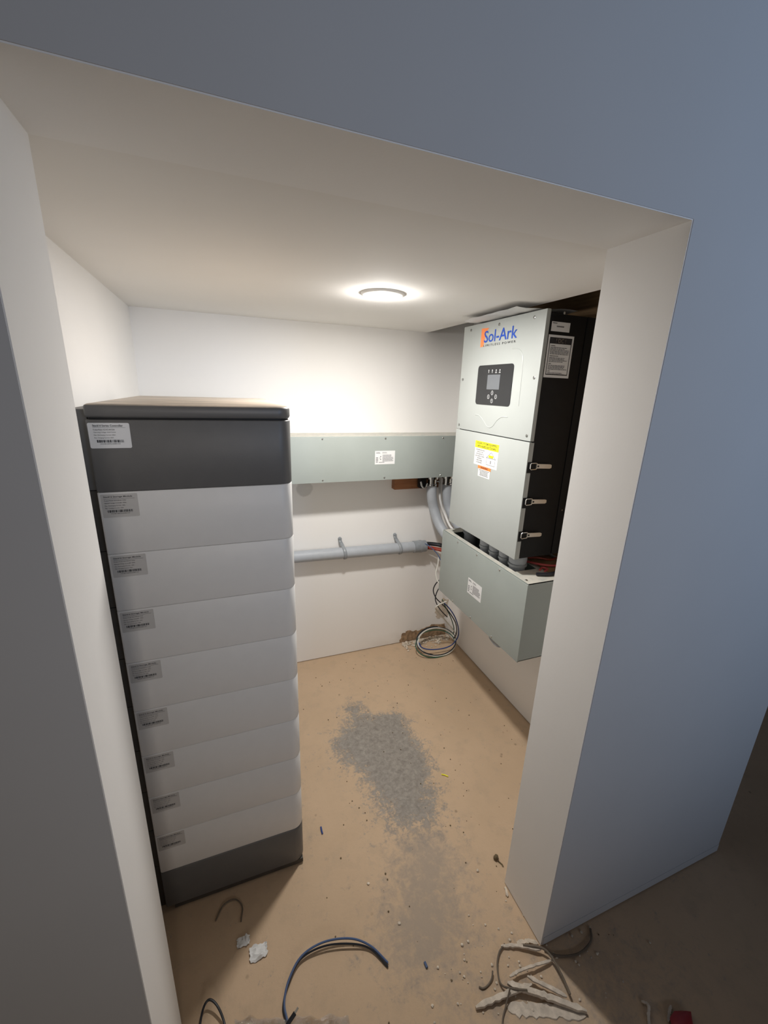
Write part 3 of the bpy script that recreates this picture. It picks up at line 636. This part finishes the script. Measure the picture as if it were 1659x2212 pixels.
cable('hanging_wire', [(1.035, 1.752, .35), (1.060, 1.752, .30), (1.10, 1.76, .23), (1.135, 1.77, .15), (1.148, 1.79, .09)], .0026, 'wire_g', 'green wire hanging down beside the white one into the coil', 'loose wires in the back corner')
cable('hanging_wire', [(1.041, 1.748, .335), (1.087, 1.745, .283), (1.125, 1.745, .222), (1.157, 1.755, .143), (1.163, 1.765, .082), (1.129, 1.765, .041), (1.071, 1.765, .029), (.997, 1.77, .035), (.949, 1.78, .051), (.937, 1.80, .073)], .0032, 'wire_b', 'bright blue wire hanging down and round the coil', 'loose wires in the back corner')
def coil(cx, cy, cz_, rx, rz, tilt, turns, r, mk, label, ph=0, amp=.006, seed=1):
    rn = random.Random(seed); pts = []; N = int(turns*18)
    for i in range(N+1):
        a = ph+2*math.pi*i/18; k_ = 1+amp/rx*math.sin(i*.37+seed)
        x = cx+rx*k_*math.cos(a); v = rz*k_*math.sin(a)
        pts.append((x, cy+v*math.cos(tilt)+.004*math.sin(i*.21+seed), max(cz_+v*math.sin(tilt), r+.001)+.002*math.sin(i*.5)*0))
    return cable('wire_coil', pts, r, mk, label, 'coiled wires on the floor', 3)
coil(1.048, 1.802, .050, .116, .082, math.radians(36), 1.9, .0042, 'wire_w', 'white wire coiled on the floor in the back corner', .6, .008, 1)
coil(1.045, 1.806, .056, .121, .080, math.radians(36), 1.5, .0030, 'wire_k', 'black wire coiled with the white one in the back corner', 1.2, .007, 2)
coil(1.040, 1.800, .048, .124, .078, math.radians(36), 1.0, .0028, 'wire_g', 'green wire coiled with the white one in the back corner', 2.4, .006, 5)

# broken drywall in the back right corner
def ragged(name, face, pts, n0, n1, mk, label, cat, rough=.006, seed=1, parent=None):
    rn = random.Random(seed); P = []
    for (a, b), (c, d) in zip(pts, pts[1:]+pts[:1]):
        for k in range(6):
            t = k/6; P.append((a+(c-a)*t+rn.uniform(-rough, rough)*(k > 0), max(b+(d-b)*t+rn.uniform(-rough, rough)*(k > 0), .001)))
    mb = MB(); face.poly(mb, P, n0, n1); return single(name, mb, M[mk], label, cat)
WBF = Face((0, YB, 0), (1, 0, 0), (0, 0, 1))
ragged('broken_drywall', WBF, [(.878, .002), (.888, .052), (.93, .072), (1.00, .058), (1.08, .085), (1.17, .075), (1.185, .002)], 0, .0025, 'hole_brown', 'ragged brown torn patch at foot of back wall by corner', 'wall damage', seed=4)
ragged('broken_drywall', WBF, [(1.115, .120), (1.10, .17), (1.125, .215), (1.15, .25), (1.185, .23), (1.188, .12)], 0, .002, 'fibre', 'torn paper scar on back wall behind hanging wires', 'wall damage', seed=9)
def rock(c, s, seed, sq=(1, 1, .6)):
    bm = bmesh.new(); bmesh.ops.create_icosphere(bm, subdivisions=2, radius=1)
    for v in bm.verts:
        k_ = 1+.45*noise.noise(v.co*1.7+Vector((seed*3.1, 0, 0))); v.co = Vector((v.co.x*sq[0], v.co.y*sq[1], v.co.z*sq[2]))*s*k_
    zmin = min(v.co.z for v in bm.verts)
    for v in bm.verts: v.co += Vector((c[0], c[1], (c[2] if len(c) > 2 else 0)-zmin))
    return bm
mb = MB(); rn = random.Random(5)
for i in range(260):
    a = rn.random(); x = .885+a*.30; y = YB-.008-abs(rn.gauss(0, .035)); mb.bm(rock((x, min(y, 1.92)), rn.uniform(.002, .008), i))
single('plaster_rubble', mb, M['plaster'], 'loose pale plaster crumbs heaped along the broken wall foot', 'rubble', kind='stuff')

# ================================================================== floor litter
mb = MB(); rn = random.Random(11)
for i in range(170):
    x = rn.uniform(.17, 1.1); y = rn.uniform(.45, 1.85); mb.bm(rock((x, y), rn.uniform(.0008, .0026), i))
single('floor_crumbs', mb, M['grub'], 'tiny dark crumbs scattered over the dusty closet floor', 'crumbs', kind='stuff')
mb = MB(); rn = random.Random(12)
for i in range(110):
    x = rn.gauss(.62, .13); y = rn.gauss(.49, .07); mb.bm(rock((x, y), rn.uniform(.001, .0035), i+40))
for x, y in ((.31, .82), (.64, .74), (.50, .60), (.36, .70)): mb.bm(rock((x, y), .004, x*9))
single('plaster_crumbs', mb, M['plaster'], 'fine pale plaster crumbs around the torn strips at doorway', 'crumbs', kind='stuff')

blue = [(.300, .632, .004), (.268, .676, .010), (.222, .706, .016), (.154, .722, .018), (.094, .716, .014), (.057, .685, .010), (.040, .650, .006), (.042, .620, .004), (.050, .585, .004)]
cable('floor_wire', blue, .0026, 'wire_lb', 'blue-grey wire curving in an arc on floor near camera', 'paired arc of wire on the floor')
cable('floor_wire', [(x-.003+.002*math.sin(i), y-.007+.003*math.sin(i*2.1), max(z-.003, .003)) for i, (x, y, z) in enumerate(blue)], .0024, 'wire_k', 'dark wire running alongside the blue-grey arc on floor', 'paired arc of wire on the floor')
cable('floor_wire', [(-.150, .62, .003), (-.146, .675, .010), (-.138, .700, .018), (-.125, .706, .022), (-.108, .690, .018), (-.094, .66, .008), (-.088, .62, .003)], .0026, 'wire_k', 'black wire loop standing at lower left edge of the floor')
cable('floor_wire', [(-.115, .875, .003), (-.095, .905, .004), (-.065, .91, .004), (-.045, .885, .004), (-.05, .85, .003)], .0018, 'cord_brown', 'thin dark curl of wire in shadow before battery plinth')
# black clip over the blue wire, at the frame edge
k = thing('cable_tip', (.045, .60, 0), 'black wire end lying over the plastic wrap at bottom edge', 'wire end')
MB().tube(smooth([(.015, .575, .006), (.035, .598, .020), (.060, .612, .030)]), .0045, 10).build('sheath', M['wire_k'], k)
MB().tube([(.058, .611, .0292), (.068, .617, .034)], .0025, 8).build('conductor', M['lever'], k)

# crumpled clear plastic wrap
mt, t, p = nt('clear_plastic_wrap'); p.inputs['Base Color'].default_value = (.80, .80, .78, 1); p.inputs['Roughness'].default_value = .16; p.inputs['Transmission Weight'].default_value = .25; p.inputs['IOR'].default_value = 1.5; p.inputs['Coat Weight'].default_value = 1.0; p.inputs['Coat Roughness'].default_value = .05; p.inputs['Alpha'].default_value = .75
nz = noise_out(t, t.nodes.new('ShaderNodeTexCoord').outputs['Object'], 60, 6, .7, 1.5); b_ = t.nodes.new('ShaderNodeBump'); b_.inputs['Strength'].default_value = .6; b_.inputs['Distance'].default_value = .01; t.links.new(nz, b_.inputs['Height']); t.links.new(b_.outputs['Normal'], p.inputs['Normal']); M['wrap'] = mt
gl = t.nodes.new('ShaderNodeBsdfGlossy'); gl.inputs['Roughness'].default_value = .12; gl.inputs['Color'].default_value = (.95, .95, .95, 1); t.links.new(b_.outputs['Normal'], gl.inputs['Normal'])
tr_ = t.nodes.new('ShaderNodeBsdfTransparent'); tr_.inputs['Color'].default_value = (.86, .85, .83, 1); mx = t.nodes.new('ShaderNodeMixShader'); mx.inputs[0].default_value = .38
t.links.new(tr_.outputs[0], mx.inputs[1]); t.links.new(gl.outputs[0], mx.inputs[2]); t.links.new(mx.outputs[0], t.nodes['Material Output'].inputs['Surface'])
bm = bmesh.new(); nx, ny = 70, 34; G = []
for i in range(nx+1):
    row = []
    for j in range(ny+1):
        u, v = i/nx, j/ny; x = -.072+u*.25; ytop = .662-.084*u+.010*noise.noise(Vector((x*40, 3, 1))); y = ytop-.15*(1-v)
        e_ = min(u, 1-u, v, 1-v)*6; h = .003+min(e_, 1)*(.006+.032*abs(noise.noise(Vector((x*70+y*20, y*24, 1.3))))+.014*abs(noise.noise(Vector((x*190, y*80, 5)))))
        row.append(bm.verts.new((x, y, h)))
    G.append(row)
for i in range(nx):
    for j in range(ny): bm.faces.new((G[i][j], G[i+1][j], G[i+1][j+1], G[i][j+1]))
bmesh.ops.solidify(bm, geom=bm.faces[:], thickness=.0006)
mb = MB(); mb.bm(bm, False); single('plastic_wrap', mb, M['wrap'], 'crumpled clear plastic wrap glinting at the bottom edge', 'plastic wrap')

def strip(pts, w_, h, mk, label, z=.0, seed=0, rg=.5, nm='drywall_strip', group='torn strips in the pile at the doorway', cat='torn strip'):
    P = smooth([(x, y, z+h/2+.0005+zz) for x, y, zz in pts], 8); bm = bmesh.new(); rows = []
    for i, c in enumerate(P):
        T = (P[min(i+1, len(P)-1)]-P[max(i-1, 0)]); T.z = 0; T.normalize(); Nn = Vector((-T.y, T.x, 0)); e = min(i, len(P)-1-i)/3; e = min(1, .35+e)
        k1 = w_/2*e*(1+rg*noise.noise(Vector((i*.9, seed, 0)))+rg*noise.noise(Vector((i*2.3, seed, 2)))); k2 = w_/2*e*(1+rg*noise.noise(Vector((i*.9, seed, 9)))+rg*noise.noise(Vector((i*2.1, seed, 5))))
        hh = h/2*(1+.3*noise.noise(Vector((i*.5, seed, 4))))
        rows.append([bm.verts.new(c+Nn*k1+Vector((0, 0, -hh))), bm.verts.new(c+Nn*k1*.9+Vector((0, 0, hh))), bm.verts.new(c-Nn*k2*.9+Vector((0, 0, hh))), bm.verts.new(c-Nn*k2+Vector((0, 0, -hh)))])
    for a, b in zip(rows[:-1], rows[1:]):
        for k_ in range(4): bm.faces.new((a[k_], a[(k_+1) % 4], b[(k_+1) % 4], b[k_]))
    bm.faces.new(rows[0]); bm.faces.new(rows[-1][::-1]); bmesh.ops.recalc_face_normals(bm, faces=bm.faces[:])
    mb = MB(); mb.bm(bm, False); return single(nm, mb, M[mk], label, cat, group)
strip([(.542, .459, 0), (.601, .434, 0), (.66, .41, 0), (.712, .387, 0)], .026, .002, 'fibre', 'broad flat pale scrap lowest in the pile at doorway', seed=7)
strip([(.468, .484, .002), (.547, .478, .006), (.619, .468, .010)], .011, .007, 'fibre', 'thick pale strip pointing left at the bottom of the pile', seed=1)
strip([(.564, .492, .009), (.605, .463, .009), (.649, .434, .007), (.715, .387, .003)], .012, .008, 'fibre', 'longest thick pale strip slanting down to the right', seed=2)
strip([(.596, .561, .002), (.641, .543, .006), (.689, .515, .010)], .008, .005, 'fibre', 'pale strip at top of the pile touching the wall corner', seed=3)
strip([(.641, .553, .001), (.675, .545, .001), (.695, .532, .001)], .010, .003, 'plaster', 'small pale flake against the foot of right jamb', seed=4)
strip([(.618, .484, .014), (.659, .446, .014), (.687, .422, .010)], .009, .004, 'fibre', 'narrow strip lying across the longest pale strip', seed=5)
strip([(.576, .499, .012), (.607, .500, .012), (.653, .495, .012), (.706, .490, .004)], .006, .004, 'fibre', 'thin twisted strip running level across middle of the pile', seed=6)
cable('dusty_cord', [(.608, .561, .006), (.582, .550, .006), (.561, .528, .006), (.550, .497, .008), (.571, .477, .016), (.60, .462, .020)], .0022, 'cord_brown', 'dusty cord curving round left side of the pile', 'dusty cords in the pile')
cable('dusty_cord', [(.650, .540, .012), (.689, .517, .018), (.702, .494, .018), (.702, .455, .016), (.697, .422, .014)], .0030, 'cord_brown', 'dusty cord arching over right side of the pile', 'dusty cords in the pile')
cable('dusty_cord', [(.701, .515, .004), (.727, .493, .004), (.780, .478, .005), (.832, .486, .005), (.855, .508, .004)], .0028, 'cord_brown', 'dark cord ring on floor under outer wall right of pile', 'dusty cords in the pile')
cable('dusty_cord', [(.497, .514, .003), (.505, .508, .003), (.520, .509, .003), (.535, .515, .006), (.544, .525, .010)], .0020, 'cord_brown', 'short curly cord end left of the pile', 'dusty cords in the pile')
cable('dusty_cord', [(.560, .478, .022), (.537, .461, .006), (.520, .448, .003), (.505, .430, .003)], .0018, 'cord_brown', 'thin cord hanging off the pile toward the bottom edge', 'dusty cords in the pile')
strip([(.859, .356, .001), (.866, .343, .005), (.850, .330, .002), (.838, .318, .001)], .006, .004, 'fibre', 'small pale twig of debris right of the pile at bottom edge', seed=8)
strip([(.921, .325, .002), (.905, .318, .003), (.888, .308, .001)], .006, .003, 'fibre', 'pale splinter beside the red plastic scrap', seed=9)
strip([(.693, .674, .001), (.689, .662, .001), (.684, .650, .001)], .007, .003, 'plaster', 'pale splinter against the right jamb inner foot', seed=10)
bmR = rock((.915, .292), .030, 3, (1.1, .7, .35)); mb = MB(); mb.bm(bmR, True); single('plastic_scrap', mb, M['red'], 'dark red plastic scrap at lower right bottom edge', 'plastic scrap')
def scrap(nm, x, y, s, mk, label, seed, cat, group=None):
    bm = bmesh.new(); n = 8; G = []
    for i in range(n+1):
        G.append([bm.verts.new((x+(i/n-.5)*s*1.4*(1+.4*noise.noise(Vector((j*.6, seed, 2)))), y+(j/n-.5)*s*(1+.4*noise.noise(Vector((i*.6, seed, 7)))), .0015+.5*s*abs(noise.noise(Vector((i*.4, j*.4, seed)))))) for j in range(n+1)])
    for i in range(n):
        for j in range(n): bm.faces.new((G[i][j], G[i+1][j], G[i+1][j+1], G[i][j+1]))
    bmesh.ops.solidify(bm, geom=bm.faces[:], thickness=.0008); mb = MB(); mb.bm(bm, True); return single(nm, mb, M[mk], label, cat, group)
scrap('paper_scrap', -.010, .767, .030, 'paper', 'crumpled white paper scrap at edge of the battery shadow', 2.2, 'paper scrap', 'paper scraps before the battery')
scrap('paper_scrap', -.046, .803, .022, 'paper', 'smaller crumpled paper scrap inside the battery shadow', 5.1, 'paper scrap', 'paper scraps before the battery')
cable('wire_offcut', [(.213, 1.007, .003), (.2125, 1.019, .003), (.213, 1.031, .003)], .0027, 'wire_b', 'tiny blue wire offcut on floor beside battery plinth')
cable('wire_offcut', [(.391, .590, .003), (.390, .602, .003)], .0032, 'wire_lb', 'tiny dark blue wire offcut on floor right of wire arc')
cable('wire_offcut', [(.694, 1.075, .003), (.705, 1.068, .003), (.714, 1.058, .003)], .0022, 'yellow', 'tiny yellow sliver on the tan floor right of grey patch')
mb = MB(); mb.bm(rock((.714, .750), .009, 2, (1, .9, .8)), True); single('pebble', mb, M['grub'], 'brown pebble on floor near the right jamb', 'pebble')
strip([(.716, .742, 0), (.722, .730, 0), (.722, .722, 0)], .004, .002, 'grub', 'dark thin sliver beside the brown pebble', seed=12, nm='debris_sliver', group=None, cat='sliver')
